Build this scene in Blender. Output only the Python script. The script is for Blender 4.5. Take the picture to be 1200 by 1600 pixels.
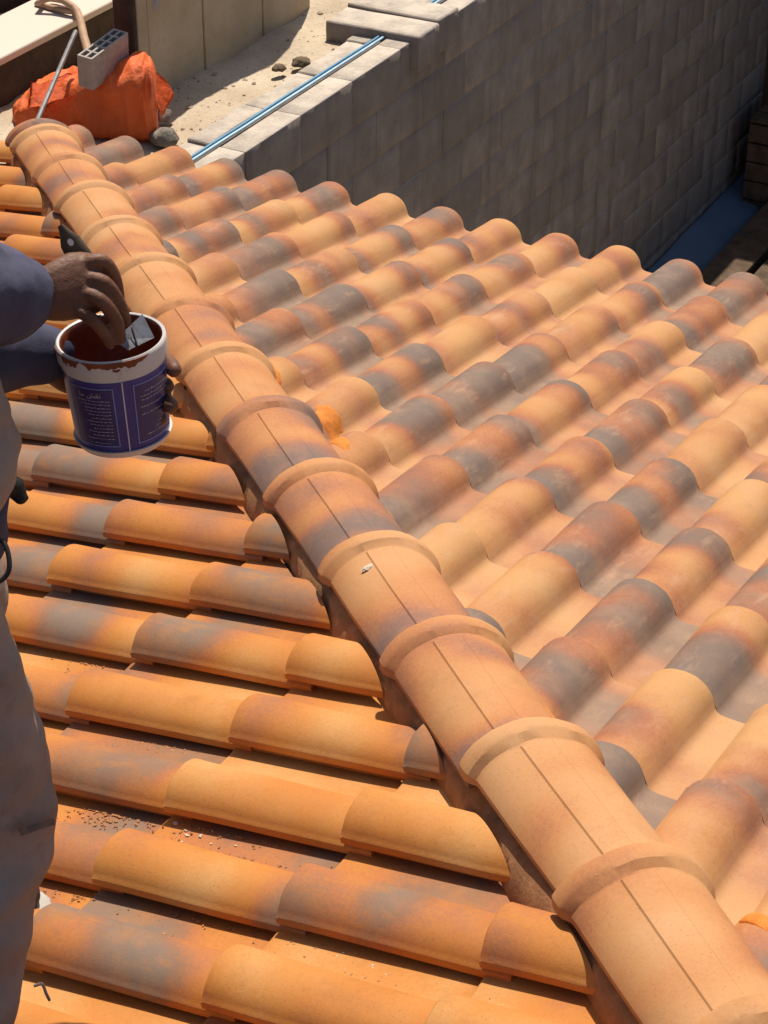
import bpy, bmesh, math, random
from mathutils import Vector, Matrix, noise
random.seed(11)
S = bpy.context.scene
for o in list(bpy.data.objects): bpy.data.objects.remove(o)

# ------------------------------------------------------------------ camera
CAM = Vector((-1.300, 0.2195, 2.0476))
RT = Vector((0.47111814, -0.88206491, 0.00303179)); UP = Vector((0.46880566, 0.25330149, 0.84620306)); FW = Vector((0.74717398, 0.3972403, -0.53285195))
FPX = 3362.47
cd = bpy.data.cameras.new('camera'); cam = bpy.data.objects.new('camera', cd); S.collection.objects.link(cam)
cd.sensor_fit = 'VERTICAL'; cd.sensor_height = 36; cd.sensor_width = 27; cd.lens = FPX / 1600 * 36
cd.clip_start = 0.05; cd.clip_end = 2000
m = Matrix((RT, UP, -FW)).transposed().to_4x4(); m.translation = CAM; cam.matrix_world = m
S.camera = cam
# ------------------------------------------------------------------ sky, sun, exposure
SUN_AZ, SUN_EL = math.radians(20), math.radians(61)
sun_dir = Vector((math.cos(SUN_EL) * math.cos(SUN_AZ), math.cos(SUN_EL) * math.sin(SUN_AZ), math.sin(SUN_EL)))
W = bpy.data.worlds.new('World'); S.world = W; W.use_nodes = True
nt = W.node_tree; bg = nt.nodes['Background']
sky = nt.nodes.new('ShaderNodeTexSky'); sky.sky_type = 'NISHITA'; sky.sun_disc = False
sky.sun_elevation = SUN_EL; sky.sun_rotation = math.pi / 2 - SUN_AZ; sky.dust_density = 2.5; sky.air_density = 1.0
nt.links.new(sky.outputs[0], bg.inputs[0]); bg.inputs[1].default_value = 0.068
sl = bpy.data.lights.new('sun', 'SUN'); sl.energy = 4.5; sl.angle = math.radians(0.6); sl.color = (1.0, 0.90, 0.76)
so = bpy.data.objects.new('sun', sl); S.collection.objects.link(so); so.rotation_euler = sun_dir.to_track_quat('Z', 'Y').to_euler(); so.location = (8, 6, 12)
S.view_settings.view_transform = 'Standard'; S.view_settings.look = 'None'; S.view_settings.gamma = 1; S.view_settings.exposure = 0.33
S.view_settings.use_curve_mapping = False

# ------------------------------------------------------------------ helpers
COL = S.collection
def ray(u, v):
    return (FW + RT * ((u - 600) / FPX) - UP * ((v - 800) / FPX)).normalized()
def at(u, v, r): return CAM + ray(u, v) * r                 # a point r metres out along a pixel's direction
AR, AL = math.radians(11.846), math.radians(11.122)          # the two roof pitches
TR, TL = math.tan(AR), math.tan(AL)
def on_left(u, v, h=0):
    d = ray(u, v); return CAM + d * (-(CAM.z - h + TL * CAM.y) / (d.z + TL * d.y))
def on_right(u, v, h=0):
    d = ray(u, v); return CAM + d * (-(CAM.z - h + TR * CAM.x) / (d.z + TR * d.x))
def on_z(u, v, z):
    d = ray(u, v); return CAM + d * ((z - CAM.z) / d.z)
def link(o, parent=None):
    COL.objects.link(o)
    if parent: o.parent = parent
    return o
def tag(o, label, cat, group=None, kind=None):
    if label: o['label'] = label
    if cat: o['category'] = cat
    if group: o['group'] = group
    if kind: o['kind'] = kind
    return o
def struct(o): o['kind'] = 'structure'; return o
def empty(name, loc=(0, 0, 0)):
    o = bpy.data.objects.new(name, None); o.location = loc; o.empty_display_size = .1; return link(o)
def sharp(bm, ang=38):
    for f in bm.faces: f.smooth = True
    for e in bm.edges:
        if len(e.link_faces) == 2 and e.calc_face_angle(0) > math.radians(ang): e.smooth = False
def mesh_of(bm, name, mat, ang=38, smooth=True):
    bmesh.ops.recalc_face_normals(bm, faces=bm.faces)
    if smooth: sharp(bm, ang)
    me = bpy.data.meshes.new(name); bm.to_mesh(me); bm.free()
    if mat: me.materials.append(mat)
    return me
def obj(name, bm, mat, parent=None, ang=38, smooth=True):
    """bm is in world space; under a parent it is moved to the parent's frame"""
    o = bpy.data.objects.new(name, mesh_of(bm, name, mat, ang, smooth)); link(o, parent)
    if parent: 
        bpy.context.view_layer.update(); o.matrix_parent_inverse = parent.matrix_world.inverted()
    return o
def box(bm, lo, hi, M=None, bev=0.0, sub=0):
    r = bmesh.ops.create_cube(bm, size=1); vs = r['verts']
    for v in vs: v.co = Vector([lo[i] + (v.co[i] + .5) * (hi[i] - lo[i]) for i in range(3)])
    es = list({e for v in vs for e in v.link_edges})
    if bev:
        g = bmesh.ops.bevel(bm, geom=es, offset=bev, segments=1, affect='EDGES'); vs = list({v for f in g['faces'] for v in f.verts})
    if sub:
        fs = list({f for v in vs for f in v.link_faces}); es = list({e for f in fs for e in f.edges})
        g = bmesh.ops.subdivide_edges(bm, edges=es, cuts=sub, use_grid_fill=True)
        vs = list({v for f in fs if f.is_valid for v in f.verts} | {e for e in g['geom'] if isinstance(e, bmesh.types.BMVert)})
    if M:
        for v in vs: v.co = M @ v.co
    return vs
def sweep(bm, pts, rad, seg=12, cap=True, flat=1.0, flatdir=None):
    """tapered tube through points with rounded ends"""
    pts = [Vector(p) for p in pts]; n = len(pts)
    P, R = [], []
    for i in range(n - 1):
        k = 4 if n < 8 else 2
        for j in range(k):
            t = j / k
            p0, p1, p2, p3 = pts[max(i - 1, 0)], pts[i], pts[i + 1], pts[min(i + 2, n - 1)]
            P.append(0.5 * ((2 * p1) + (p2 - p0) * t + (2 * p0 - 5 * p1 + 4 * p2 - p3) * t * t + (3 * p1 - p0 - 3 * p2 + p3) * t ** 3))
            R.append(rad[i] * (1 - t) + rad[i + 1] * t)
    P.append(pts[-1]); R.append(rad[-1])
    if cap:
        d0 = (P[0] - P[1]).normalized(); d1 = (P[-1] - P[-2]).normalized(); p0, r0, p1, r1 = P[0], R[0], P[-1], R[-1]
        pre = [(p0 + d0 * r0 * math.sin(a), r0 * math.cos(a)) for a in (1.45, 1.0, .5)]
        post = [(p1 + d1 * r1 * math.sin(a), r1 * math.cos(a)) for a in (.5, 1.0, 1.45)]
        P = [a for a, b in pre] + P + [a for a, b in post]; R = [b for a, b in pre] + R + [b for a, b in post]
    rings = []; nrm = None
    for i, p in enumerate(P):
        d = (P[min(i + 1, len(P) - 1)] - P[max(i - 1, 0)]).normalized()
        if nrm is None:
            nrm = Vector(flatdir) if flatdir else (Vector((0, 0, 1)) if abs(d.z) < .8 else Vector((1, 0, 0)))
        nrm = (nrm - d * nrm.dot(d)).normalized(); bi = d.cross(nrm)
        rings.append([bm.verts.new(p + (nrm * math.cos(a) * flat + bi * math.sin(a)) * R[i]) for a in [2 * math.pi * k / seg for k in range(seg)]])
    for a, b in zip(rings, rings[1:]):
        for k in range(seg): bm.faces.new((a[k], a[(k + 1) % seg], b[(k + 1) % seg], b[k]))
    bm.faces.new(rings[0][::-1]); bm.faces.new(rings[-1])
def ellipsoid(bm, c, r, M=None):
    g = bmesh.ops.create_uvsphere(bm, u_segments=18, v_segments=12, radius=1)
    for v in g['verts']:
        p = Vector((v.co.x * r[0], v.co.y * r[1], v.co.z * r[2]))
        v.co = (M @ p if M else p) + Vector(c)
def remeshed(name, bm, mat, parent, voxel=.006, smooth=4, disp=None):
    """fuse overlapping solids into one continuous skin"""
    me = mesh_of(bm, name, None); o = bpy.data.objects.new(name, me); link(o)
    r = o.modifiers.new('r', 'REMESH'); r.mode = 'VOXEL'; r.voxel_size = voxel
    s = o.modifiers.new('s', 'SMOOTH'); s.iterations = smooth; s.factor = .5
    dg = bpy.context.evaluated_depsgraph_get(); new = bpy.data.meshes.new_from_object(o.evaluated_get(dg))
    o.modifiers.clear(); o.data = new; bpy.data.meshes.remove(me); new.name = name
    if disp:
        ns = [v.normal.copy() for v in new.vertices]
        for v, n in zip(new.vertices, ns): v.co += n * disp(v.co)
    for p in new.polygons: p.use_smooth = True
    new.materials.clear(); new.materials.append(mat)
    if parent:
        o.parent = parent; bpy.context.view_layer.update(); o.matrix_parent_inverse = parent.matrix_world.inverted()
    return o
def N(p, s): return noise.noise(Vector(p) * s)

# ------------------------------------------------------------------ materials
class Mat:
    def __init__(s, name, rough=.8, spec=.3):
        s.m = bpy.data.materials.new(name); s.m.use_nodes = True; s.t = s.m.node_tree; s.b = s.t.nodes['Principled BSDF']
        s.b.inputs['Roughness'].default_value = rough; s.b.inputs['Specular IOR Level'].default_value = spec
        s.co = s.t.nodes.new('ShaderNodeTexCoord'); s.src = s.co.outputs['Object']
    def nd(s, t, **k):
        n = s.t.nodes.new(t)
        for a, b in k.items():
            if hasattr(n, a): setattr(n, a, b)
            else: n.inputs[a].default_value = b
        return n
    def l(s, a, b): s.t.links.new(a, b)
    def noise(s, scale, detail=4, rough=.6, stretch=None, src=None):
        n = s.nd('ShaderNodeTexNoise'); n.inputs['Scale'].default_value = scale; n.inputs['Detail'].default_value = detail; n.inputs['Roughness'].default_value = rough
        src = src or s.src
        if stretch:
            mp = s.nd('ShaderNodeMapping'); mp.inputs['Scale'].default_value = stretch; s.l(src, mp.inputs[0]); src = mp.outputs[0]
        s.l(src, n.inputs['Vector']); return n.outputs['Fac']
    def ramp(s, fac, stops):
        r = s.nd('ShaderNodeValToRGB'); e = r.color_ramp.elements
        while len(e) < len(stops): e.new(.5)
        for x, (p, c) in zip(e, stops): x.position = p; x.color = (*c, 1) if len(c) == 3 else c
        s.l(fac, r.inputs[0]); return r.outputs[0]
    def mix(s, fac, a, b, mode='MIX'):
        n = s.nd('ShaderNodeMix'); n.data_type = 'RGBA'; n.blend_type = mode
        for sock, v in ((n.inputs[0], fac), (n.inputs[6], a), (n.inputs[7], b)):
            if isinstance(v, (int, float)): sock.default_value = v
            elif isinstance(v, tuple): sock.default_value = (*v, 1)
            else: s.l(v, sock)
        return n.outputs[2]
    def math(s, op, a, b=0.0, clamp=False):
        n = s.nd('ShaderNodeMath'); n.operation = op; n.use_clamp = clamp
        for sock, v in ((n.inputs[0], a), (n.inputs[1], b)):
            if isinstance(v, (int, float)): sock.default_value = v
            else: s.l(v, sock)
        return n.outputs[0]
    def color(s, c):
        if isinstance(c, tuple): s.b.inputs['Base Color'].default_value = (*c, 1)
        else: s.l(c, s.b.inputs['Base Color'])
        return s
    def bump(s, h, strength=.3, dist=.003):
        n = s.nd('ShaderNodeBump'); n.inputs['Strength'].default_value = strength; n.inputs['Distance'].default_value = dist
        s.l(h, n.inputs['Height']); s.l(n.outputs[0], s.b.inputs['Normal']); return s
def BW(x): return (x, x, x)
def plain(name, c, rough=.7, var=.25, scale=18, spec=.3, bump=.25, bd=.002, metal=0):
    M = Mat(name, rough, spec); f = M.noise(scale, 5)
    M.color(M.mix(M.ramp(f, [(.3, BW(0)), (.7, BW(1))]), tuple(x * (1 - var) for x in c), tuple(min(1, x * (1 + var)) for x in c)))
    if bump: M.bump(M.noise(scale * 6, 5), bump, bd)
    M.b.inputs['Metallic'].default_value = metal
    return M.m
def clay(name, stops, dust, dust_amt, freq, rough=.68, spec=.22, collar=False, pan=0):
    """flame-sprayed clay: every tile draws its own cloudy run of ochre, terracotta and smoke grey"""
    M = Mat(name, rough, spec); oi = M.nd('ShaderNodeObjectInfo')
    off = M.nd('ShaderNodeCombineXYZ'); M.l(M.math('MULTIPLY', oi.outputs['Random'], 91.0), off.inputs[0]); M.l(M.math('MULTIPLY', oi.outputs['Random'], 57.3), off.inputs[1]); M.l(M.math('MULTIPLY', oi.outputs['Random'], 23.7), off.inputs[2])
    ad = M.nd('ShaderNodeVectorMath'); ad.operation = 'ADD'; M.l(M.src, ad.inputs[0]); M.l(off.outputs[0], ad.inputs[1]); M.src = ad.outputs[0]
    big = M.noise(1.0, 1.5, .45, stretch=freq)
    fine = M.noise(140, 4, .7)
    f = M.math('ADD', big, M.math('MULTIPLY', M.math('SUBTRACT', fine, .5), .17))
    hi = M.math('MULTIPLY', M.math('SUBTRACT', M.math('FRACT', M.math('MULTIPLY', oi.outputs['Random'], 13.7)), .5), .24)
    f = M.math('ADD', f, hi)
    if collar:            # the collar ends are mostly left in plain clay when the tile is sprayed
        xyz = M.nd('ShaderNodeSeparateXYZ'); M.l(M.co.outputs['Object'], xyz.inputs[0]); f = M.math('ADD', f, M.ramp(xyz.outputs[1], [(.05, BW(.13)), (.15, BW(0))]))
    c = M.ramp(f, stops)
    # dusty bloom and pale scuffs
    d = M.ramp(M.noise(9, 5, .65), [(.45, BW(0)), (.75, BW(1))])
    c = M.mix(M.math('MULTIPLY', d, dust_amt), c, dust)
    sm = M.ramp(M.noise(1.0, 6, .7, stretch=(22, 7, 22)), [(.56, BW(0)), (.70, BW(1))])
    c = M.mix(M.math('MULTIPLY', sm, .38), c, dust)
    dk = M.ramp(M.noise(6, 7, .72), [(.56, BW(0)), (.74, BW(1))])
    c = M.mix(M.math('MULTIPLY', dk, .35), c, tuple(x * .42 for x in dust))
    sc = M.ramp(M.noise(30, 8, .8), [(.66, BW(0)), (.76, BW(1))])
    c = M.mix(M.math('MULTIPLY', sc, .45), c, (.60, .48, .38))
    if pan:               # dust gathers on the flat channels
        xz = M.nd('ShaderNodeSeparateXYZ'); M.l(M.co.outputs['Object'], xz.inputs[0])
        c = M.mix(M.math('MULTIPLY', M.math('MULTIPLY', M.ramp(xz.outputs[0], [(.0, BW(1)), (.012, BW(0))]), M.ramp(M.noise(8, 5), [(.3, BW(.4)), (.6, BW(1))])), pan), c, (.48, .30, .185))
    sp = M.ramp(M.noise(260, 2, .5), [(.30, BW(1)), (.38, BW(0))])
    c = M.mix(M.math('MULTIPLY', sp, .28), c, (.14, .07, .04))
    M.color(c)
    M.l(M.math('ADD', M.math('MULTIPLY', M.noise(20, 4), .3), rough - .12), M.b.inputs['Roughness'])
    h = M.math('ADD', M.math('MULTIPLY', M.noise(28, 5), 1.0), M.math('MULTIPLY', M.noise(300, 3), .35))
    M.bump(h, .22, .004)
    return M.m
GREY, PURP, TERRA, ORNG, OCHR, YELL = (.172, .124, .100), (.215, .120, .084), (.315, .125, .066), (.395, .165, .070), (.450, .215, .084), (.490, .262, .106)
m_tileR = clay('clay_right_slope', [(.36, GREY), (.43, PURP), (.49, TERRA), (.55, ORNG), (.62, OCHR), (.73, YELL)], (.50, .315, .195), .30, (2.2, 5.2, 2.2), pan=.26)
m_tileL = clay('clay_left_slope', [(.31, (.20, .140, .105)), (.38, (.25, .128, .075)), (.445, (.38, .14, .052)), (.51, (.46, .175, .040)), (.60, (.49, .21, .055)), (.70, (.52, .275, .10))], (.48, .18, .030), .50, (3.0, 4.0, 3.0))
m_hip = clay('clay_hip', [(.37, (.18, .120, .100)), (.445, (.26, .132, .092)), (.505, (.39, .160, .075)), (.555, (.455, .200, .080)), (.62, (.49, .243, .102)), (.75, (.52, .280, .130))], (.50, .225, .085), .42, (3.0, 4.0, 3.0), collar=True)
m_mortar = plain('brown_mortar', (.33, .165, .08), .95, .3, 22, .1, .45, .004)
m_omortar = plain('orange_mortar', (.58, .20, .035), .8, .2, 40, .25, .5, .004)
m_deck = plain('roof_underlay', (.16, .10, .07), .95)
m_crumb = plain('crumb', (.36, .17, .07), .95, .4, 60)
m_crumb2 = plain('pale_grit', (.55, .47, .38), .95, .3, 60)

# ------------------------------------------------------------------ the roof
HD = Vector((0.68382048, 0.72965029, 0)); LAT = Vector((HD.y, -HD.x, 0))     # hip direction in plan (downhill), and to its right
HD3 = Vector((HD.x, HD.y, -TR * HD.x)).normalized(); HUP = LAT.cross(HD3).normalized()
HPITCH, HS0 = 0.395696, 5.81187
PW, PLEN = 0.210697, 0.36
XR0, YR0, XL0, YL0 = 2.47758, 1.16558, 0.62330, 2.24283

roof = empty('tiled_house', (1.5, 1.6, -3.35)); bpy.context.view_layer.update()
tag(roof, 'house with terracotta barrel tile hip roof crossed by a row of collared hip tiles', 'roof')

def tile_profile(scale=1.0, zs=1.0):
    a, b, c = .0700, .065, .0685
    pts = [(-.100, .006), (-.094, .0), (-.06, -.001), (-.026, .0), (-.016, .0014), (-.0080, .0052), (-.0025, .0120)]
    for th in list(range(160, 33, -9)) + [27]:
        t = math.radians(th); pts.append((c + a * math.cos(t) * (scale if th < 90 else 1 - (1 - scale) * .5), b * math.sin(t) ** .88 * (zs if th < 155 else 1)))
    return pts
def build_tile():
    bm = bmesh.new(); TH = .0120
    def ring(d, scale, zs, dz, inset):
        pr = tile_profile(scale, zs); top = [bm.verts.new((u, d, z + dz - inset)) for u, z in pr]
        lip = [bm.verts.new((pr[-1][0] + .0035, d, pr[-1][1] + dz - .0025 - inset)), bm.verts.new((pr[-1][0] + .0045, d, pr[-1][1] + dz - .0045)), bm.verts.new((pr[-1][0] + .0035, d, pr[-1][1] + dz - .0165))]
        bot = []
        n = len(pr)
        for i in range(n - 2, -1, -1):
            p0 = Vector(pr[max(i - 1, 0)]); p1 = Vector(pr[min(i + 1, n - 1)]); t = (p1 - p0).normalized(); nn = Vector((t.y, -t.x))
            if i % 2 == 0: bot.append(bm.verts.new((pr[i][0] + nn.x * TH, d, pr[i][1] + nn.y * TH + dz)))
        return top + lip + bot
    spec = [(0, 1.0, 1.0, 0, .003), (.004, 1.0, 1.0, 0, 0), (.03, .99, .99, -.0013, 0), (.12, .968, .94, -.0052, 0), (.25, .935, .86, -.011, 0), (.405, .90, .79, -.0175, 0)]
    rs = [ring(*s) for s in spec]
    for a, b in zip(rs, rs[1:]):
        n = len(a)
        for k in range(n): bm.faces.new((a[k], a[(k + 1) % n], b[(k + 1) % n], b[k]))
    bm.faces.new(rs[0]); bm.faces.new(rs[-1][::-1])
    bmesh.ops.triangulate(bm, faces=[f for f in bm.faces if len(f.verts) > 4])
    return bm
base_bm = build_tile(); meshes = {}
def warped(sd):
    b = base_bm.copy(); o3 = Vector((sd * 3.1, sd * 1.7, sd))
    for v in b.verts:
        p = v.co; v.co = p + Vector((.0011 * noise.noise(p * 9 + o3), 0, .0018 * noise.noise(Vector((p.x * 7, p.y * 6, 0)) + o3 * 2) + .0010 * noise.noise(Vector((p.x * 30, p.y * 25, 0)) + o3)))
        if p.y < .004: v.co.y += .0022 * noise.noise(Vector((p.x * 40, 0, 0)) + o3) + .003 * noise.noise(Vector((p.x * 11, 0, 0)) + o3)
    return b
warps = [warped(k) for k in range(6)]
for nm, mt in (('R', m_tileR), ('L', m_tileL)): meshes[nm] = [mesh_of(w.copy(), 'roof_tile', mt, 40) for w in warps]

def px(p):
    d = Vector(p) - CAM; z = d.dot(FW); return 600 + FPX * d.dot(RT) / z, 800 - FPX * d.dot(UP) / z
def slope(name, label, corners):
    bm = bmesh.new(); vs = [bm.verts.new(c) for c in corners]; f = bm.faces.new(vs)
    g = bmesh.ops.extrude_face_region(bm, geom=[f])
    for v in g['geom']:
        if isinstance(v, bmesh.types.BMVert): v.co.z -= .05
    o = obj(name, bm, m_deck, roof); o['label'] = label; return o
dz = -.045
def zr(x): return -TR * x
def zl(y): return -TL * y
XE, YE = 4.50, 4.62                                      # eave lines
hx = lambda x: x * HD.y / HD.x                           # y on the hip line at x
deckR = slope('roof_slope', 'right hand tiled roof slope', [(XE, hx(XE), zr(XE) + dz), (XE, -1.4, zr(XE) + dz), (-2.2, -1.4, zr(-2.2) + dz), (-2.2, hx(-2.2), zr(-2.2) + dz)])
xe = YE * HD.x / HD.y
deckL = slope('roof_slope', 'left hand tiled roof slope', [(xe, YE, zl(YE) + dz), (-2.2, YE, zl(YE) + dz), (-2.2, hx(-2.2), zl(hx(-2.2)) + dz)])
bm = bmesh.new(); box(bm, (-2.0, -1.3, -3.4), (4.25, 4.35, -1.35)); obj('wall', bm, plain('house_render', (.45, .38, .30), .9), roof)
bm = bmesh.new(); box(bm, (4.30, -1.3, -1.25), (4.42, 4.40, -1.03)); obj('eave_board', bm, plain('eave_wood', (.12, .07, .04), .8), roof)

def place_tile(which, c, r):
    j = lambda s: random.uniform(-s, s)
    if which == 'R':
        x = XR0 + r * PLEN * math.cos(AR); y = YR0 + c * PW
        R = Matrix((Vector((0, 1, 0)), Vector((-math.cos(AR), 0, math.sin(AR))), Vector((math.sin(AR), 0, math.cos(AR))))).transposed()
        o3 = Vector((x + j(.006), y + j(.003), zr(x) + random.uniform(0, .004))); side = 1; lim = .085
        ctr = Vector((x - .17, y + .03, zr(x - .17)))
    else:
        y = YL0 + r * PLEN * math.cos(AL); x = XL0 + c * PW + .1315
        R = Matrix((Vector((-1, 0, 0)), Vector((0, -math.cos(AL), math.sin(AL))), Vector((0, math.sin(AL), math.cos(AL))))).transposed()
        o3 = Vector((x + j(.003), y + j(.005), zl(y) + random.uniform(0, .003))); side = -1; lim = -.080
        ctr = Vector((x - .03, y - .17, zl(y - .17)))
    u, v = px(ctr)
    if u < -190 or u > 1390 or v > 1850: return 0
    M = R.to_4x4(); M.translation = o3
    M = M @ Matrix.Rotation(j(.014), 4, 'Z') @ Matrix.Rotation(j(.012), 4, 'Y')
    # where the tile stands to the hip: cut it along the hip as a mason would
    A = [(M @ Vector((uu, dd, 0))).dot(LAT) for uu in (-.1, .14) for dd in (0, .405)]
    inside = [a * side > lim * side for a in A]
    if not any(inside): return 0
    vi = random.randrange(6); me = meshes[which][vi]
    if not all(inside):
        b = warps[vi].copy(); Mi = M.inverted(); lim2 = lim + random.uniform(-.012, .012)
        co = Mi @ (LAT * lim2); no = (Mi.to_3x3() @ LAT)
        g = bmesh.ops.bisect_plane(b, geom=b.verts[:] + b.edges[:] + b.faces[:], plane_co=co, plane_no=no, clear_outer=side < 0, clear_inner=side > 0)
        es = [e for e in g['geom_cut'] if isinstance(e, bmesh.types.BMEdge)]
        if len(b.faces) < 4: b.free(); return 0
        bmesh.ops.triangle_fill(b, edges=es, use_beauty=True)
        me = mesh_of(b, 'cut_roof_tile', m_tileR if which == 'R' else m_tileL, 40)
    o = bpy.data.objects.new('roof_tile', me); deck = deckR if which == 'R' else deckL
    link(o, deck); o.matrix_parent_inverse = deck.matrix_world.inverted(); o.matrix_world = M
    return 1
bpy.context.view_layer.update()
nR = sum(place_tile('R', c, r) for c in range(-6, 18) for r in range(-7, 7))
nL = sum(place_tile('L', c, r) for c in range(-2, 22) for r in range(-6, 8))
print('tiles', nR, nL)

# hip tiles: half barrels with a thick collar at the downhill end and a flat strip along the crown
def build_hip():
    bm = bmesh.new(); Wd, Hh, TH = .116, .092, .012
    def ring(d, k, dzz, grow, strip, inner=False):
        vs = []
        lat = [math.cos(math.radians(a)) for a in range(180, -1, -9)]
        xs = [l * Wd for l in lat]
        marks = [-.0335, -.0310, .0200, .0240]
        xs = sorted(set([x for x in xs if x > -.106 and all(abs(x - q) > .008 for q in marks)] + marks + [-.106]))
        for x in xs:
            z = Hh * math.sqrt(max(0, 1 - (x / Wd) ** 2)); s = (k * Wd + grow) / Wd
            kz = (k * Hh + grow) / Hh
            up = strip if -.0312 < x < .0202 else 0
            vs.append(bm.verts.new((-x * s, d, z * kz + dzz + up)))
        e0, e1 = vs[0].co, vs[-1].co
        low = [bm.verts.new((e1.x, d, -.012 + dzz))]
        n = len(xs)
        for i in range(n - 1, -1, -1):
            x = xs[i]
            if i % 3 == 0 or i == n - 1:
                z = Hh * math.sqrt(max(0, 1 - (x / Wd) ** 2)); s = (k * Wd + grow - TH - (grow if grow > .004 else 0) * .8) / Wd; kz = (k * Hh + grow - TH) / Hh
                if i == n - 1: low.append(bm.verts.new((-x * s, d, -.012 + dzz)))
                low.append(bm.verts.new((-x * s, d, z * kz + dzz)))
                if i == 0: low.append(bm.verts.new((-x * s, d, .028 + dzz)))
        low.append(bm.verts.new((e0.x, d, .028 + dzz)))
        return vs + low
    spec = [(0, 1, 0, .007, 0), (.004, 1, 0, .012, 0), (.014, 1, 0, .0145, 0), (.034, 1, 0, .0145, 0), (.043, 1, 0, .012, 0), (.056, 1, -.001, .0015, 0), (.062, 1, -.001, .0, 0), (.064, 1, -.001, .0, .0026), (.2, .985, -.005, 0, .0026), (.398, .965, -.011, 0, .0026), (.400, .965, -.011, 0, 0), (.435, .96, -.012, 0, 0)]
    rs = [ring(*s) for s in spec]
    for a, b in zip(rs, rs[1:]):
        n = len(a)
        for k in range(n): bm.faces.new((a[k], a[(k + 1) % n], b[(k + 1) % n], b[k]))
    bm.faces.new(rs[0]); bm.faces.new(rs[-1][::-1]); bmesh.ops.triangulate(bm, faces=[f for f in bm.faces if len(f.verts) > 4])
    return bm
def warped_hip(sd):
    b = build_hip(); o3 = Vector((sd * 2.3, sd * 4.1, sd))
    for v in b.verts:
        p = v.co.copy(); q = p * 6 + o3
        v.co += Vector((.0030 * noise.noise(q), 0, .0030 * noise.noise(q + Vector((9, 0, 0))) + .0010 * noise.noise(p * 26 + o3)))
        if p.y < .06: v.co.y += .005 * noise.noise(Vector((p.x * 12, p.z * 12, 0)) + o3) + .0022 * noise.noise(Vector((p.x * 45, p.z * 45, 0)) + o3)
    return b
hip_mes = [mesh_of(warped_hip(k), 'hip_tile', m_hip, 26) for k in range(6)]
def hip_at(s, a, h): return HD * s + LAT * a + Vector((0, 0, -TR * HD.x * s + h))
hips = [HS0 - HPITCH * k for k in range(-1, 16)] + [HS0 + HPITCH + .13]
for i, s in enumerate(hips):
    o = bpy.data.objects.new('hip_tile', hip_mes[i % 6]); link(o, roof)
    M = Matrix((-LAT, -HD3, LAT.cross(HD3))).transposed().to_4x4(); M.translation = hip_at(s + random.uniform(-.006, .006), .034 + random.uniform(-.004, .004), .031 + random.uniform(-.002, .002) + (-.012 if i == len(hips) - 1 else 0))
    M = M @ Matrix.Rotation(random.uniform(-.022, .022), 4, 'Z') @ Matrix.Rotation(random.uniform(-.03, .03), 4, 'Y')
    bpy.context.view_layer.update(); o.matrix_parent_inverse = roof.matrix_world.inverted(); o.matrix_world = M
# brown mortar bed under the hip
bm = bmesh.new(); prev = None; n = 260
for i in range(n + 1):
    s = 6.36 - i / n * 6.6
    w = lambda q, sc: .011 * N((s * sc, q, 2.2), 9) + .006 * N((s, q, 5.1), 31)
    sec = [(-.098 + w(0, 1), -.085), (-.088 + w(1, 1), -.02), (-.077 + w(2, 1) * .6, .030 + w(3, 1) * .5), (-.02, .072), (.085, .062), (.132 + w(4, 1), .018 + w(5, 1) * .6), (.150 + w(6, 1) * 1.3, -.02), (.155, -.075)]
    cur = [bm.verts.new(hip_at(s, a, h)) for a, h in sec]
    if prev:
        for k in range(len(sec) - 1): bm.faces.new((prev[k], prev[k + 1], cur[k + 1], cur[k]))
    prev = cur
obj('mortar_bed', bm, m_mortar, roof, 70)
# orange mortar daubs that squeezed out on the right of the hip
bm = bmesh.new(); prev = None
for i in range(n * 2 + 1):
    s = 6.3 - i / (n * 2) * 6.5
    e = .010 * noise.noise(Vector((s * 7, 1, 0))) + .016 * max(0, noise.noise(Vector((s * 3.1, 5, 0)))) + .004 * noise.noise(Vector((s * 40, 2, 0)))
    sec = [(.115, .045), (.150 + e, .030 + .4 * e), (.164 + e, .010), (.170 + e, -.03), (.170 + e, -.085)]
    cur = [bm.verts.new(hip_at(s, a, h)) for a, h in sec]
    if prev:
        for k in range(len(sec) - 1): bm.faces.new((prev[k], prev[k + 1], cur[k + 1], cur[k]))
    prev = cur
obj('mortar_fillet', bm, m_omortar, roof, 70)
dg_ = None
def daub(u, v, sx, sy, ang, h=.03):
    """a smear of mortar that follows whatever it lies on"""
    c = on_right(u, v, h); b = bmesh.new(); sd = random.uniform(0, 50); rows = []; nr, ns = 9, 40
    def hit(x, y):
        ok, loc, nor, *_ = S.ray_cast(dg_, Vector((x, y, c.z + .25)), Vector((0, 0, -1)))
        return (loc, nor) if ok else (Vector((x, y, c.z)), Vector((0, 0, 1)))
    for i in range(nr + 1):
        row = []
        for k in range(ns):
            a = 2 * math.pi * k / ns; rad = i / nr * (1 + .45 * noise.noise(Vector((math.cos(a) * 1.3, math.sin(a) * 1.3, sd))) + .22 * noise.noise(Vector((math.cos(a) * 4, math.sin(a) * 4, sd))))
            x0, y0 = rad * sx * math.cos(a), rad * sy * math.sin(a); x = c.x + x0 * math.cos(ang) - y0 * math.sin(ang); y = c.y + x0 * math.sin(ang) + y0 * math.cos(ang)
            loc, nor = hit(x, y); t = (1 - (i / nr) ** 3) * (.0035 + .002 * noise.noise(Vector((x, y, sd)) * 60)) + (.0004 if i < nr else -.0015)
            row.append(b.verts.new(loc + nor * t))
            if i == 0: row = row * ns; break
        rows.append(row)
    for p, q in zip(rows, rows[1:]):
        for k in range(ns):
            f = [p[k], p[(k + 1) % ns], q[(k + 1) % ns], q[k]]; f = list(dict.fromkeys(f)); b.faces.new(f)
    obj('mortar_patch', b, m_omortar, roof, 70)
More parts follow.
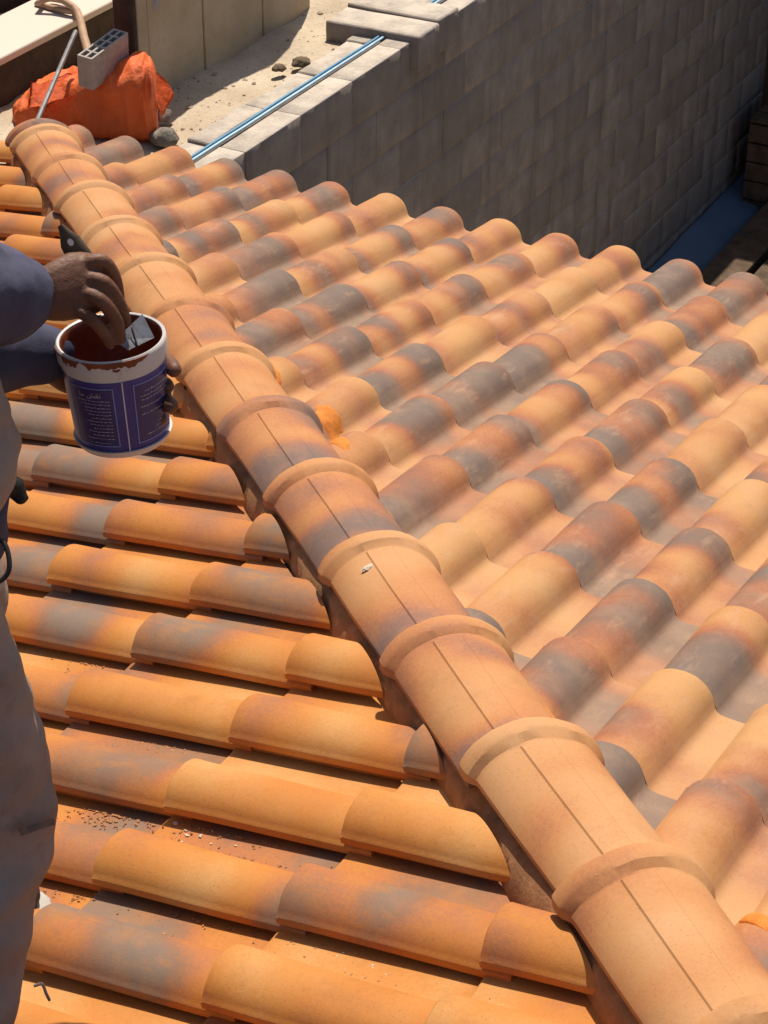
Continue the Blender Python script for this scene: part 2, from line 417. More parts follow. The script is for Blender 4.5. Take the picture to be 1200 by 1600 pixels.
HA = math.atan2(HD.y, HD.x)
bpy.context.view_layer.update(); dg_ = bpy.context.evaluated_depsgraph_get()
for u, v, sx, sy, h in ((512, 645, .060, .034, .045), (528, 705, .060, .024, .03), (428, 585, .040, .016, .05), (1176, 1475, .060, .014, .01)):
    daub(u, v, sx, sy, HA + random.uniform(-.15, .15), h)

# ------------------------------------------------------------------ ground
def ground(name, lo, hi, z, nx, ny, mat, amp, sc, hfun=None):
    bm = bmesh.new(); g = []
    for i in range(nx + 1):
        row = []
        for k in range(ny + 1):
            x = lo[0] + (hi[0] - lo[0]) * i / nx; y = lo[1] + (hi[1] - lo[1]) * k / ny
            row.append(bm.verts.new((x, y, z + (hfun(x, y) if hfun else 0) + amp * (N((x, y, 0), sc) + .5 * N((x, y, 3), sc * 2.7) + .25 * N((x, y, 7), sc * 7)))))
        g.append(row)
    for i in range(nx):
        for k in range(ny): bm.faces.new((g[i][k], g[i + 1][k], g[i + 1][k + 1], g[i][k + 1]))
    return bm
Ms = Mat('sand', .95, .15)
c = Ms.ramp(Ms.noise(3.2, 6, .65), [(.3, (.44, .35, .25)), (.55, (.55, .46, .345)), (.75, (.62, .54, .42))])
c = Ms.mix(Ms.ramp(Ms.noise(45, 4, .7), [(.55, BW(0)), (.72, BW(.55))]), c, (.30, .225, .15)); Ms.color(c); Ms.bump(Ms.noise(60, 8, .7), .7, .012)
m_sand = Ms.m
bm = ground('yard', (-150, -150), (150, 150), -3.36, 30, 30, None, 0, 1)
struct(obj('ground', bm, plain('yard_earth', (.30, .24, .17), .95, .3, 2), None))
def heap(x, y):
    t = max(0, min(1, (x - 6.35) / 2.2)); return .42 * t * t * (3 - 2 * t) * min(1, max(0, (y - 4.3) / .35)) - .012
bm = ground('sand_terrace', (4.43, 4.235), (10.7, 9.5), -1.02, 190, 150, None, .022, 3.0, heap)
es = [e for e in bm.edges if e.is_boundary]
g = bmesh.ops.extrude_edge_only(bm, edges=es)
for v in g['geom']:
    if isinstance(v, bmesh.types.BMVert): v.co.z = -3.4
struct(obj('sand_terrace', bm, m_sand, None, 70))

# ------------------------------------------------------------------ grey block wall
Mb = Mat('concrete_block', .95, .15); oi = Mb.nd('ShaderNodeObjectInfo'); gm = Mb.nd('ShaderNodeNewGeometry'); Mb.src = gm.outputs['Position']
c = Mb.ramp(Mb.noise(7, 6, .7), [(.28, (.22, .185, .165)), (.5, (.30, .260, .235)), (.72, (.385, .34, .31))])
st = Mb.ramp(Mb.noise(5, 4, .6, stretch=(2.2, 1, .22)), [(.5, BW(0)), (.68, BW(.55))]); c = Mb.mix(st, c, (.165, .14, .125))
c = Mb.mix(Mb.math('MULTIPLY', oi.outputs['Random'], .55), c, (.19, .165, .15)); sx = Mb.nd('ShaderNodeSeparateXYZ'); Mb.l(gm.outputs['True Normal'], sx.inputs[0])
lit_dust = Mb.math('MULTIPLY', Mb.ramp(sx.outputs[2], [(.55, BW(0)), (.9, BW(1))]), Mb.ramp(Mb.noise(11, 5, .7), [(.3, BW(.35)), (.6, BW(.95))]))
c = Mb.mix(lit_dust, c, (.58, .51, .43)); Mb.color(c)      # paler tops: cement dust plus sunlit brightness put into the colour
Mb.bump(Mb.math('ADD', Mb.noise(40, 8, .75), Mb.math('MULTIPLY', Mb.noise(180, 4), .5)), .6, .008); m_block = Mb.m
m_joint = plain('wall_mortar', (.17, .148, .135), .98, .3, 20, .1, .7, .006)
YW, ZT = 4.056, -.977
wall = empty('block_wall', (7.8, 4.13, -3.36)); bpy.context.view_layer.update()
tag(wall, 'tall grey concrete block wall in shade beyond the eave of the roof', 'wall')
def block_mesh(lx, ly, lz, sd, bev=.006, am=1):
    b = bmesh.new(); box(b, (-lx / 2, -ly / 2, -lz / 2), (lx / 2, ly / 2, lz / 2), bev=bev, sub=3)
    for v in b.verts:
        v.co += Vector((.5, 1, .6)) * am * (.0032 * noise.noise(v.co * 14 + Vector((sd, 0, 0))) + .002 * noise.noise(v.co * 45 + Vector((sd, 9, 0))))
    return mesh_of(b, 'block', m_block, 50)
BL, BH, BT = .4, .2, .105
variants = {}
for tight in (0, 1):
    gx, gz = ((.009, .008), (.0016, .0014))[tight]
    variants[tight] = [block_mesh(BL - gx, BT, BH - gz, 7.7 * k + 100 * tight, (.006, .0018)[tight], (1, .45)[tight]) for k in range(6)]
def child(o, parent, M):
    link(o, parent); o.matrix_parent_inverse = parent.matrix_world.inverted(); o.matrix_world = M; return o
for r in range(12):
    x0 = 4.843 - .4 + (.2 if r % 2 else 0)
    for k in range(17):
        x = x0 + k * BL + BL / 2
        if x > 10.65: continue
        z = ZT - BH / 2 - r * BH
        fade = (x - 6.0) / 4 + (r - 3) / 8 + random.uniform(-.45, .45)
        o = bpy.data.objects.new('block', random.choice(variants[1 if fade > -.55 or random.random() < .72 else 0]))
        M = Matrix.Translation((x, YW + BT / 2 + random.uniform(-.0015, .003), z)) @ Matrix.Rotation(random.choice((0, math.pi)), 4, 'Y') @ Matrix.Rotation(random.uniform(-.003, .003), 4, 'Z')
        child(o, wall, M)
half = [block_mesh(.196, BT, .192, 700 + k) for k in range(3)]
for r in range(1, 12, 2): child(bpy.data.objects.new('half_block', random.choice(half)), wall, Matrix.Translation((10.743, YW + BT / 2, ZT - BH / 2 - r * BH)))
inner = [block_mesh(.392, .10, .19, 300 + k) for k in range(3)]
for k in range(16):
    x = 4.66 + k * .4
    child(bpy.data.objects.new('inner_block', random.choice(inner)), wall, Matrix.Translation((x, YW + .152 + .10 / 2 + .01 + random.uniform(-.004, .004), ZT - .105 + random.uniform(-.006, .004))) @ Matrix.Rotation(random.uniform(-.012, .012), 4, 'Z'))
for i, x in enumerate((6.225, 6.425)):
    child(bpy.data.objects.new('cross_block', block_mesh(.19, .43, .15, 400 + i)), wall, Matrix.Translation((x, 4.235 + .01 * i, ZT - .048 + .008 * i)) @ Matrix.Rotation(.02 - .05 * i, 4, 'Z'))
bm = bmesh.new(); box(bm, (4.5, YW + .006, -3.4), (10.83, YW + .10, ZT - .010)); box(bm, (4.5, YW + .10, -3.4), (10.83, YW + .158, ZT - .014)); obj('mortar_core', bm, m_joint, wall)
# one blue channel as two tubes, its bright reflection painted as the pale one
m_blue = plain('blue_plastic', (.10, .28, .45), .45, .15, 30, .5, .1); m_blue2 = plain('blue_plastic_reflection', (.42, .62, .74), .45, .12, 30, .5, .1)
for nm, x0, x1, y, mt, lb in (('conduit', 4.60, 6.13, YW + .124, m_blue2, 'conduit on the wall top painted pale for its reflected light, nearer the shaded face'), ('conduit', 4.60, 6.13, YW + .143, m_blue, 'blue conduit on the wall top nearer the sand'),
                         ('conduit', 6.53, 10.4, YW + .126, m_blue2, 'conduit painted pale for its reflected light, beyond the raised cross blocks'), ('conduit', 6.53, 10.4, YW + .146, m_blue, 'darker blue conduit beyond the raised cross blocks')):
    bm = bmesh.new(); nn = 14; pts = [(x0 + (x1 - x0) * i / nn, y + .004 * N((x0 + i * .4, y * 9, 0), 1.3), ZT + .001 + .002 * N((i, y, 3), 1.1)) for i in range(nn + 1)]
    sweep(bm, pts, [.0055] * (nn + 1), 10); o = obj(nm, bm, mt); tag(o, lb, 'conduit', 'conduits on the block wall')

# ------------------------------------------------------------------ cream stone wall, dark parapet
Mc = Mat('cream_stone', .9, .2)
c = Mc.ramp(Mc.noise(3.5, 6, .65), [(.3, (.40, .31, .20)), (.55, (.50, .40, .27)), (.75, (.58, .48, .34))]); c = Mc.mix(Mc.ramp(Mc.noise(14, 5, .7), [(.55, BW(0)), (.75, BW(.5))]), c, (.30, .22, .14)); Mc.color(c); Mc.bump(Mc.noise(50, 7, .7), .5, .006)
m_cream = Mc.m
cw = empty('stone_wall', (5.8, 4.75, -1.05)); bpy.context.view_layer.update(); tag(cw, 'cream stone slab wall standing on the sand behind the orange sack', 'wall')
xs = [5.125, 5.20, 5.585, 6.03, 6.42]
for a, b2 in zip(xs, xs[1:]):
    bm = bmesh.new(); box(bm, (a + .003, 4.69 + random.uniform(-.004, .004), -1.08), (b2 - .003, 4.755, -.16), bev=.004); obj('stone_slab', bm, m_cream, cw)
bm = bmesh.new(); box(bm, (5.13, 4.705, -1.08), (6.41, 4.75, -.17)); obj('mortar_core', bm, m_joint, cw)
pp = empty('parapet', (5.0, 5.3, -1.05)); bpy.context.view_layer.update(); tag(pp, 'low dark brown parapet with a bright white top behind the sack', 'parapet')
bm = bmesh.new(); box(bm, (3.9, 5.17, -1.12), (7.6, 5.44, -.865), bev=.006, sub=6)
for v in bm.verts: v.co += Vector((0, 1, 0)) * .006 * N(v.co, 9)
obj('face', bm, plain('bitumen', (.050, .032, .024), .75, .5, 9, .3, .6, .01), pp)
bm = bmesh.new(); box(bm, (3.9, 5.155, -.865), (7.6, 5.45, -.835), bev=.005)
Mw = Mat('white_plaster', .85, .2); c = Mw.mix(Mw.ramp(Mw.noise(30, 6, .7), [(.64, BW(0)), (.70, BW(.75))]), (.60, .54, .47), (.30, .24, .19)); Mw.color(c); Mw.bump(Mw.noise(40, 5), .3, .003)
obj('coping', bm, Mw.m, pp)
bm = bmesh.new(); box(bm, (3.9, 5.8, -1.1), (8.6, 6.0, -.15), bev=.01); o = obj('back_wall', bm, plain('maroon_wall', (.07, .03, .025), .85, .4, 5), None); tag(o, 'dark maroon wall behind the white topped parapet', 'wall')
bm = bmesh.new(); box(bm, (5.085, 4.68, -1.08), (5.12, 4.77, -.12), bev=.008); o = obj('dark_post', bm, bpy.data.materials['bitumen'], None); tag(o, 'dark upright post at the left end of the cream stone wall', 'post')
# ------------------------------------------------------------------ orange sack, hollow brick, rod, hose
m_tarp = Mat('orange_tarp', .55, .4); c = m_tarp.ramp(m_tarp.noise(6, 5, .6), [(.3, (.72, .115, .022)), (.6, (.84, .165, .035)), (.8, (.86, .22, .06))]); m_tarp.color(c); m_tarp.bump(m_tarp.math('ADD', m_tarp.noise(22, 5, .6), m_tarp.math('MULTIPLY', m_tarp.noise(500, 2), .1)), .8, .02)
m_tarp = m_tarp.m
sk = empty('orange_sack', (4.85, 4.70, -1.04)); bpy.context.view_layer.update(); tag(sk, 'bulky orange tarpaulin bundle on the sand behind the end of the hip', 'sack')
AWAY = Vector((.86, .51, 0))
sack_cols = [(20, 200, .05, .10), (55, 208, .13, .22), (95, 216, .185, .25), (140, 226, .235, .27), (190, 232, .285, .27), (228, 232, .305, .24), (246, 230, .285, .16)]
def sack_pt(t):
    i = min(int(t), len(sack_cols) - 2); f = t - i; a, b = sack_cols[i], sack_cols[i + 1]; q = [a[k] * (1 - f) + b[k] * f for k in range(4)]
    return on_z(q[0], q[1], -1.045), q[2], q[3]
bm = bmesh.new(); rings = []; NC = 90
for i in range(NC + 1):
    F, h, dp = sack_pt(i / NC * (len(sack_cols) - 1) * .9999); e = min(1, min(i, NC - i) / 4); e = math.sqrt(e) * .25 + .75
    ring = []
    for k in range(40):
        a = 2 * math.pi * k / 40; ca, sa = math.cos(a), math.sin(a); q = 3.4
        rr = (abs(ca) ** q + abs(sa) ** q) ** (-1 / q)
        y, z = .5 - .5 * ca * rr * e, .5 + .5 * sa * rr * e
        p = F + AWAY * (y * dp + .015 * z) + Vector((0, 0, z * h * (1 - .10 * y)))
        n_ = (AWAY * -ca + Vector((0, 0, sa))).normalized()
        rid = 1 - abs(noise.noise(p * 6 + Vector((3, 1, 0)))) * 2; rid2 = 1 - 3 * abs(noise.noise(Vector((i * .11 + 2 * p.z, p.z * 5, y * 3)) + Vector((13, 1, 4)))); rid3 = noise.noise(p * 30)
        ring.append(bm.verts.new(p + n_ * (.012 * rid + .014 * rid2 + .003 * rid3) * (1 if z > .1 else .3)))
    rings.append(ring)
for a, b in zip(rings, rings[1:]):
    for k in range(40): bm.faces.new((a[k], a[(k + 1) % 40], b[(k + 1) % 40], b[k]))
bm.faces.new(rings[0][::-1]); bm.faces.new(rings[-1])
obj('body', bm, m_tarp, sk, 80)
def flap(pts, name, parent, mat, amp=.01):
    """a thick crumpled sheet over a grid of corner points"""
    A, B, C_, D = [Vector(p) for p in pts]; n = 12; b = bmesh.new(); g1 = []
    for i in range(n + 1):
        row = []
        for k in range(n + 1):
            s, t = i / n, k / n; p = A.lerp(B, s).lerp(D.lerp(C_, s), t); nn = (B - A).cross(D - A).normalized()
            row.append(b.verts.new(p + nn * amp * (noise.noise(p * 16) * 1.5 + noise.noise(p * 40) * .6)))
        g1.append(row)
    fs = [b.faces.new((g1[i][k], g1[i + 1][k], g1[i + 1][k + 1], g1[i][k + 1])) for i in range(n) for k in range(n)]
    bmesh.ops.solidify(b, geom=fs, thickness=.004); return obj(name, b, mat, parent, 80)
flap([at(222, 98, 8.16), at(277, 140, 8.24), at(252, 184, 8.12), at(238, 160, 8.03)], 'loose_flap', sk, m_tarp, .014)
flap([at(48, 132, 8.24), at(118, 120, 8.26), at(112, 150, 8.10), at(42, 172, 8.03)], 'loose_flap', sk, m_tarp, .016)
m_hb = plain('hollow_brick', (.38, .34, .30), .9, .15, 40, .2, .5, .003); m_dark = plain('hole_dark', (.03, .025, .022), .95, .1, 10, .1, 0)
hb = bpy.data.objects.new('hollow_brick', None)
bm = bmesh.new(); LX, LY, LZ = .24, .062, .125
# walls and webs of the hollow brick: 2 x 5 cells open at the top
t = .008; nxc, nyc = 5, 2
for i in range(nxc + 1):
    x = -LX / 2 + t / 2 + i * (LX - t) / nxc; box(bm, (x - t / 2, -LY / 2, 0), (x + t / 2, LY / 2, LZ))
for k in range(nyc + 1):
    y = -LY / 2 + t / 2 + k * (LY - t) / nyc
    for i in range(nxc):
        xa = -LX / 2 + t + i * (LX - t) / nxc; box(bm, (xa, y - t / 2, 0), (xa + (LX - t) / nxc - t, y + t / 2, LZ - .0006))
box(bm, (-LX / 2 + .002, -LY / 2 + .002, 0.0), (LX / 2 - .002, LY / 2 - .002, .02))
o = obj('hollow_brick', bm, m_hb, None, smooth=False); bpy.data.objects.remove(hb)
F_, h_, d_ = sack_pt(3.55); o.matrix_world = Matrix.Translation(F_ + Vector((0, 0, h_ - .012)) + AWAY * .075) @ Matrix.Rotation(.02, 4, 'Z') @ Matrix.Rotation(.10, 4, 'X') @ Matrix.Rotation(-.10, 4, 'Y')
tag(o, 'grey hollow brick with open cells standing on the orange sack', 'brick')
bm = bmesh.new(); sweep(bm, [at(118, 50, 8.20), at(92, 110, 8.08), at(66, 170, 7.95), at(54, 200, 7.89)], [.009, .009, .009, .009], 8); o = obj('metal_rod', bm, plain('galvanised', (.25, .24, .245), .6, .3, 60, .4, .2, .001, .3)); tag(o, 'thin grey metal rod leaning against the orange sack', 'rod')
bm = bmesh.new(); hz = -.826
hp = [on_z(58, 6, hz), on_z(90, 14, hz + .005), on_z(112, 18, hz + .01), on_z(117, 12, hz + .012), on_z(100, 2, hz + .012), on_z(75, -2, hz + .012), on_z(60, 4, hz + .03)]
sweep(bm, hp, [.012] * len(hp), 10)
sweep(bm, [on_z(60, 4, hz + .03), on_z(85, -4, hz + .05), on_z(108, 7, hz + .035), at(120, 17, 8.80), at(127, 38, 8.70), at(131, 58, 8.6), at(138, 82, 8.5), at(143, 105, 8.35)], [.012, .0125, .014, .015, .016, .017, .018, .018], 12)
o = obj('hose', bm, plain('tan_hose', (.40, .26, .17), .6, .15, 30, .3, .1), None, 70); tag(o, 'tan hose looped on the white parapet and hanging down to the sack', 'hose')
o = flap([at(218, -8, 8.4), at(250, -6, 8.38), at(248, 17, 8.38), at(224, 16, 8.4)], 'cloth_scrap', None, plain('white_cloth', (.72, .69, .66), .8), .012); tag(o, 'small white cloth scrap hanging at the top of the cream wall', 'cloth')
def rock(name, c, r, mat, label, sd, sq=.7):
    b = bmesh.new(); g = bmesh.ops.create_icosphere(b, subdivisions=3, radius=1)
    for v in g['verts']:
        p = v.co.copy(); k = 1 + .35 * noise.noise(p * 1.3 + Vector((sd, 0, 0))) + .15 * noise.noise(p * 3.5 + Vector((sd, 4, 0)))
        v.co = Vector(c) + Vector((p.x, p.y, p.z * sq)) * r * k
    o = obj(name, b, mat, None, 50); tag(o, label, 'stone'); return o
m_rock = plain('stone', (.22, .19, .16), .95, .3, 20, .15, .7, .008)
rock('stone', on_z(258, 215, -1.0), .05, m_rock, 'grey rounded stone beside the right foot of the orange sack', 1)
rock('stone', on_z(255, 180, -1.0), .035, m_rock, 'small stone on the sand in the shade below the sack flap', 4)
rock('clod', on_z(470, 97, -1.0), .036, plain('dark_clod', (.13, .095, .06), .98, .4, 30), 'dark clod of earth on the sunlit sand, larger of two', 8, .5)
rock('clod', on_z(436, 106, -1.0), .028, bpy.data.materials['dark_clod'], 'smaller dark clod of earth beside the larger one', 12, .5)
b = bmesh.new(); rnd = random.Random(21)
for _ in range(420):
    x, y = rnd.uniform(4.75, 7.4), rnd.uniform(4.27, 4.68) if rnd.random() < .75 else rnd.gauss(4.33, .05)
    if y < 4.25: continue
    z = -1.02 + heap(x, y) + .022 * (N((x, y, 0), 3) + .5 * N((x, y, 3), 8.1)); r_ = .003 + .011 * rnd.random() ** 4
    g = bmesh.ops.create_icosphere(b, subdivisions=1, radius=1)
    for q in g['verts']: q.co = Vector((x, y, z)) + Vector((q.co.x, q.co.y, q.co.z * .6)) * r_ * rnd.uniform(.6, 1.4)
o = obj('rubble', b, plain('rubble', (.40, .32, .23), .95, .45, 25), None, 30); tag(o, 'small rubble and cement crumbs strewn over the sand behind the wall', 'rubble', None, 'stuff')

# ------------------------------------------------------------------ the low yard beyond the eave
Mt = Mat('blue_sheet', .6, .3); Mt.color(Mt.ramp(Mt.noise(3, 4), [(.3, (.09, .15, .23)), (.7, (.13, .20, .29))])); m_sheet = Mt.m
bm = bmesh.new(); prev = None
for i in range(41):
    x = 8.2 + i * 2.6 / 40
    sec = [(4.045, -3.22 + .02 * N((x, 0, 0), 2)), (4.0, -3.225), (3.92, -3.25 + .02 * N((x, 3, 0), 2.5)), (3.84, -3.26 + .015 * N((x, 5, 0), 3)), (3.78 + .02 * N((x, 8, 0), 2), -3.345), (3.78, -3.355), (4.045, -3.355)]
    cur = [bm.verts.new((x, y, z)) for y, z in sec]
    if prev:
        for k in range(len(sec)): bm.faces.new((prev[k], prev[(k + 1) % len(sec)], cur[(k + 1) % len(sec)], cur[k]))
    else: bm.faces.new(cur)
    prev = cur
bm.faces.new(prev[::-1]); o = obj('blue_sheet', bm, m_sheet, None, 60); tag(o, 'dark blue sheet draped along the foot of the block wall', 'sheet')
m_wood = plain('old_timber', (.11, .075, .05), .9, .35, 14, .2, .5, .004)
k = 0
for lvl in range(2):
    for j2 in range(3):
        bm = bmesh.new(); y = 3.63 - j2 * .25 + random.uniform(-.02, .02); x0 = 8.3 + random.uniform(-.15, .15)
        box(bm, (x0, y - .11, -3.355 + lvl * .09 + .002), (x0 + 2.0, y + .11, -3.355 + lvl * .09 + .082), bev=.006)
        o = obj('timber_plank', bm, m_wood); k += 1
        tag(o, f"dark timber plank in the {('bottom', 'top')[lvl]} layer of the stack, {('nearest the wall', 'middle of the layer', 'farthest from the wall')[j2]}", 'plank', 'timber stack in the low yard')
fw_ = empty('shade_wall', (11.2, 2.2, -3.36)); bpy.context.view_layer.update(); tag(fw_, 'dark wall added mostly out of view to shade the low yard and timber stack', 'wall')  # added wall, mostly out of view, that keeps sun off the low yard
bm = bmesh.new(); box(bm, (11.02, -2.5, -3.4), (11.22, 4.7, -.08)); obj('wall_face', bm, plain('dark_render', (.07, .05, .04), .95), fw_)
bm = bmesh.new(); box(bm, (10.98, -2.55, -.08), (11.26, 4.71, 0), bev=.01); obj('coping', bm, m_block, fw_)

# ------------------------------------------------------------------ the worker
m_skin = plain('dark_skin', (.145, .062, .036), .55, .3, 26, .35, .6, .002)
Mj = Mat('navy_cloth', .9, .15); Mj.color(Mj.ramp(Mj.noise(10, 5, .6), [(.3, (.050, .052, .090)), (.7, (.095, .096, .150))])); Mj.bump(Mj.math('ADD', Mj.noise(24, 4), Mj.math('MULTIPLY', Mj.noise(900, 1), .15)), .5, .006); m_navy = Mj.m
Mp = Mat('work_trousers', .92, .12); c = Mp.ramp(Mp.noise(5, 6, .65), [(.3, (.26, .200, .170)), (.55, (.33, .26, .225)), (.75, (.38, .31, .27))])
c = Mp.mix(Mp.ramp(Mp.noise(9, 6, .7), [(.58, BW(0)), (.72, BW(.5))]), c, (.14, .10, .08)); Mp.color(c); Mp.bump(Mp.math('ADD', Mp.noise(11, 3, .5, stretch=(1, 1, 2.2)), Mp.math('MULTIPLY', Mp.noise(900, 1), .10)), .7, .010); m_trs = Mp.m
m_shoe = plain('shoe', (.06, .05, .05), .7, .3, 20); m_sole = plain('pale_sole', (.45, .42, .38), .8); m_black = plain('black_strap', (.018, .017, .018), .6, .2, 40)
FACE = Vector((.471, -.882, 0)); RSIDE = Vector((-.882, -.471, 0))
footR, footL = on_left(-62, 1668, .045), on_left(-150, 1422, .045)
PC = Vector((.578, 1.955, .56)); 
person = empty('person', ((footR.x + footL.x) / 2, (footR.y + footL.y) / 2, footR.z)); bpy.context.view_layer.update()
tag(person, 'standing worker in navy shirt and stained grey trousers stirring a bucket with a scraper', 'person')
Z = Vector((0, 0, 1))
chest = PC + Z * .44 + FACE * .01; shR = chest + Z * .10 + RSIDE * .175; shL = chest + Z * .10 - RSIDE * .175
elR, wrR = at(-185, 445, 2.76), at(48, 462, 2.94)
elL, wrL = at(-95, 560, 3.02), at(48, 545, 3.09)
hipR, hipL = PC + RSIDE * .095 - Z * .02, PC - RSIDE * .095 - Z * .02
knR = at(-18, 1262, 3.13); knL = (hipL + footL) / 2 + FACE * .055
ankR, ankL = footR + Z * .085, footL + Z * .085
neck = chest + Z * .17; head = neck + Z * .15 + FACE * .05
b = bmesh.new()
ellipsoid(b, head, (.078, .088, .115)); ellipsoid(b, head - Z * .06 + FACE * .02, (.058, .066, .065)); sweep(b, [chest + Z * .08, neck, head - Z * .05], [.07, .055, .055])
ellipsoid(b, head + FACE * .095 - Z * .02, (.014, .02, .022)); ellipsoid(b, head + FACE * .088 - Z * .062, (.022, .014, .010))
for sgn in (1, -1): ellipsoid(b, head + RSIDE * .078 * sgn - FACE * .01, (.014, .024, .032)); ellipsoid(b, head + FACE * .082 + RSIDE * .032 * sgn + Z * .005, (.016, .010, .009))
sweep(b, [chest - Z * .3, chest, chest + Z * .10], [.12, .13, .11]); sweep(b, [shL, chest + Z * .08, shR], [.055, .07, .055])
for sh, el, wr in ((shR, elR, wrR), (shL, elL, wrL)): sweep(b, [sh, sh.lerp(el, .5), el], [.052, .047, .040]); sweep(b, [el, el.lerp(wr, .35), wr], [.040, .043, .030])
sweep(b, [chest - Z * .3, PC], [.12, .13])
for h_, k_, a_, f_ in ((hipR, knR, ankR, footR), (hipL, knL, ankL, footL)):
    sweep(b, [h_, h_.lerp(k_, .5), k_], [.085, .075, .055]); sweep(b, [k_, k_.lerp(a_, .35), a_], [.055, .058, .038]); sweep(b, [a_, f_ + Z * .035 + FACE * .02], [.038, .034])
# right hand: back of the hand to the camera, fingers closed round the scraper's handle
vd = ray(120, 450)
sweep(b, [wrR, at(88, 456, 2.945), at(120, 446, 2.955), at(140, 442, 2.965)], [.031, .041, .046, .043], 16, True, .46, vd)
for ch, rd in (([at(132, 412, 2.955), at(160, 408, 2.955), at(178, 432, 2.972), at(186, 466, 2.99)], (.0115, .0108, .0100, .0085)),
               ([at(130, 434, 2.952), at(163, 442, 2.945), at(186, 474, 2.965), at(196, 502, 2.99)], (.0115, .0108, .0100, .0085)),
               ([at(122, 456, 2.950), at(156, 468, 2.938), at(181, 500, 2.955), at(188, 530, 2.975)], (.0115, .0108, .0100, .0085)),
               ([at(108, 478, 2.948), at(140, 496, 2.940), at(163, 520, 2.955), at(172, 538, 2.972)], (.0105, .0098, .0090, .0075)),
               ([at(92, 440, 2.965), at(118, 420, 2.99), at(150, 440, 3.012), at(172, 470, 3.018)], (.016, .015, .0125, .010))):
    sweep(b, ch, rd, 10)
# left hand: palm behind the bucket, fingertips showing at its right edge
sweep(b, [wrL, at(78, 552, 3.10), at(112, 570, 3.125), at(150, 585, 3.135)], [.029, .038, .042, .040], 16, True, .5, vd)
for ch, rd in (([at(140, 556, 3.135), at(205, 556, 3.125), at(255, 562, 3.075), at(272, 578, 3.035)], (.0125, .0125, .0120, .0115)),
               ([at(140, 582, 3.135), at(205, 592, 3.125), at(252, 598, 3.08), at(262, 604, 3.045)], (.0125, .012, .0115, .010)),
               ([at(140, 604, 3.135), at(205, 622, 3.125), at(252, 624, 3.075), at(267, 634, 3.035)], (.0125, .0125, .0120, .0115)),
               ([at(130, 620, 3.130), at(195, 645, 3.12), at(245, 655, 3.08), at(252, 655, 3.05)], (.012, .0115, .010, .009)),
               ([at(85, 545, 3.10), at(105, 530, 3.115), at(135, 528, 3.12), at(160, 535, 3.125)], (.014, .0135, .012, .010))):
    sweep(b, ch, rd, 10)
remeshed('body', b, m_skin, person, .003, 2)
def folds(a, s1, s2, st=(1, 1, 1)):
    def f(p):
        q = Vector((p.x * st[0], p.y * st[1], p.z * st[2])); r1 = 1 - 2 * math.sqrt(noise.noise(q * s1) ** 2 + .03); r2 = noise.noise(q * s2 + Vector((4, 2, 9))); return a * (r1 * .7 + r2 * .5)
    return f
b = bmesh.new()
sweep(b, [PC - Z * .06, PC + Z * .08, chest - Z * .12, chest + Z * .02, chest + Z * .12], [.168, .160, .155, .160, .115], 20, True, .82, FACE)
sweep(b, [shL, chest + Z * .09, shR], [.072, .085, .072])
sweep(b, [shR, shR.lerp(elR, .5), elR], [.075, .072, .070], 16); sweep(b, [elR, elR.lerp(wrR, .5), at(0, 464, 2.92), at(14, 466, 2.925)], [.070, .072, .063, .058], 16)
sweep(b, [shL, shL.lerp(elL, .5), elL], [.072, .070, .064], 16); sweep(b, [elL, elL.lerp(wrL, .5), at(40, 548, 3.075), at(66, 548, 3.085)], [.062, .056, .046, .042], 16)
remeshed('shirt', b, m_navy, person, .006, 4, folds(.012, 10, 26))
b = bmesh.new()
ellipsoid(b, PC + Z * .02, (.155, .165, .12)); sweep(b, [PC + Z * .09, PC], [.15, .15])
for h_, k_, a_, kr in ((hipR, knR, ankR, .092), (hipL, knL, ankL, .084)):
    sweep(b, [h_, h_.lerp(k_, .5), k_, k_.lerp(a_, .5), a_ - Z * .005, a_ - Z * .045], [.112, .104, kr, .082, .078, .084], 18)
remeshed('trousers', b, m_trs, person, .007, 5, folds(.013, 7, 17, (1, 1, 1.5)))
b = bmesh.new(); fl = at(60, 1288, 3.08)
flap([at(28, 1296, 3.03), at(84, 1278, 3.08), at(87, 1288, 3.085), at(34, 1306, 3.03)], 'trouser_fold', person, m_trs, .006)
for nm, a_, f_, FD in (('shoe', ankR, footR, (FACE + RSIDE * 1.1).normalized()), ('shoe', ankL, footL, FACE)):
    b = bmesh.new(); sweep(b, [f_ + Z * .045 - FD * .055, f_ + Z * .05 + FD * .02, f_ + Z * .042 + FD * .12, f_ + Z * .034 + FD * .19], [.045, .052, .046, .036], 16, True, 1.0); o = remeshed(nm, b, m_shoe, person, .006, 3)
    b = bmesh.new(); sweep(b, [f_ + Z * .006 - FD * .06, f_ + Z * .006 + FD * .05, f_ + Z * .006 + FD * .2], [.044, .048, .042], 16, True, .28, Z); obj('sole', b, m_sole, o, 60)
b = bmesh.new(); ellipsoid(b, head + Z * .03 - FACE * .012, (.086, .094, .098)); remeshed('hair', b, m_black, person, .008, 3, folds(.004, 20, 60))
# belt, dangling black strap and a small pouch at the waist
b = bmesh.new(); sweep(b, [at(-25, 838, 2.85), at(4, 846, 2.84), at(14, 872, 2.835), at(12, 896, 2.835), at(-6, 910, 2.84), at(-30, 902, 2.85)], [.0035] * 6, 8); obj('strap_loop', b, m_black, person, 60)
b = bmesh.new(); sweep(b, [at(8, 756, 3.02), at(22, 762, 3.03), at(32, 778, 3.03)], [.014, .017, .010], 10); sweep(b, [at(30, 776, 3.03), at(40, 778, 3.03)], [.008, .005], 8); remeshed('pouch', b, m_black, person, .003, 2)
b = bmesh.new(); sweep(b, [at(55, 1540, 3.28), at(66, 1538, 3.28), at(72, 1552, 3.285), at(77, 1562, 3.29)], [.0025] * 4, 6); obj('loose_thread', b, m_trs, person, 60)

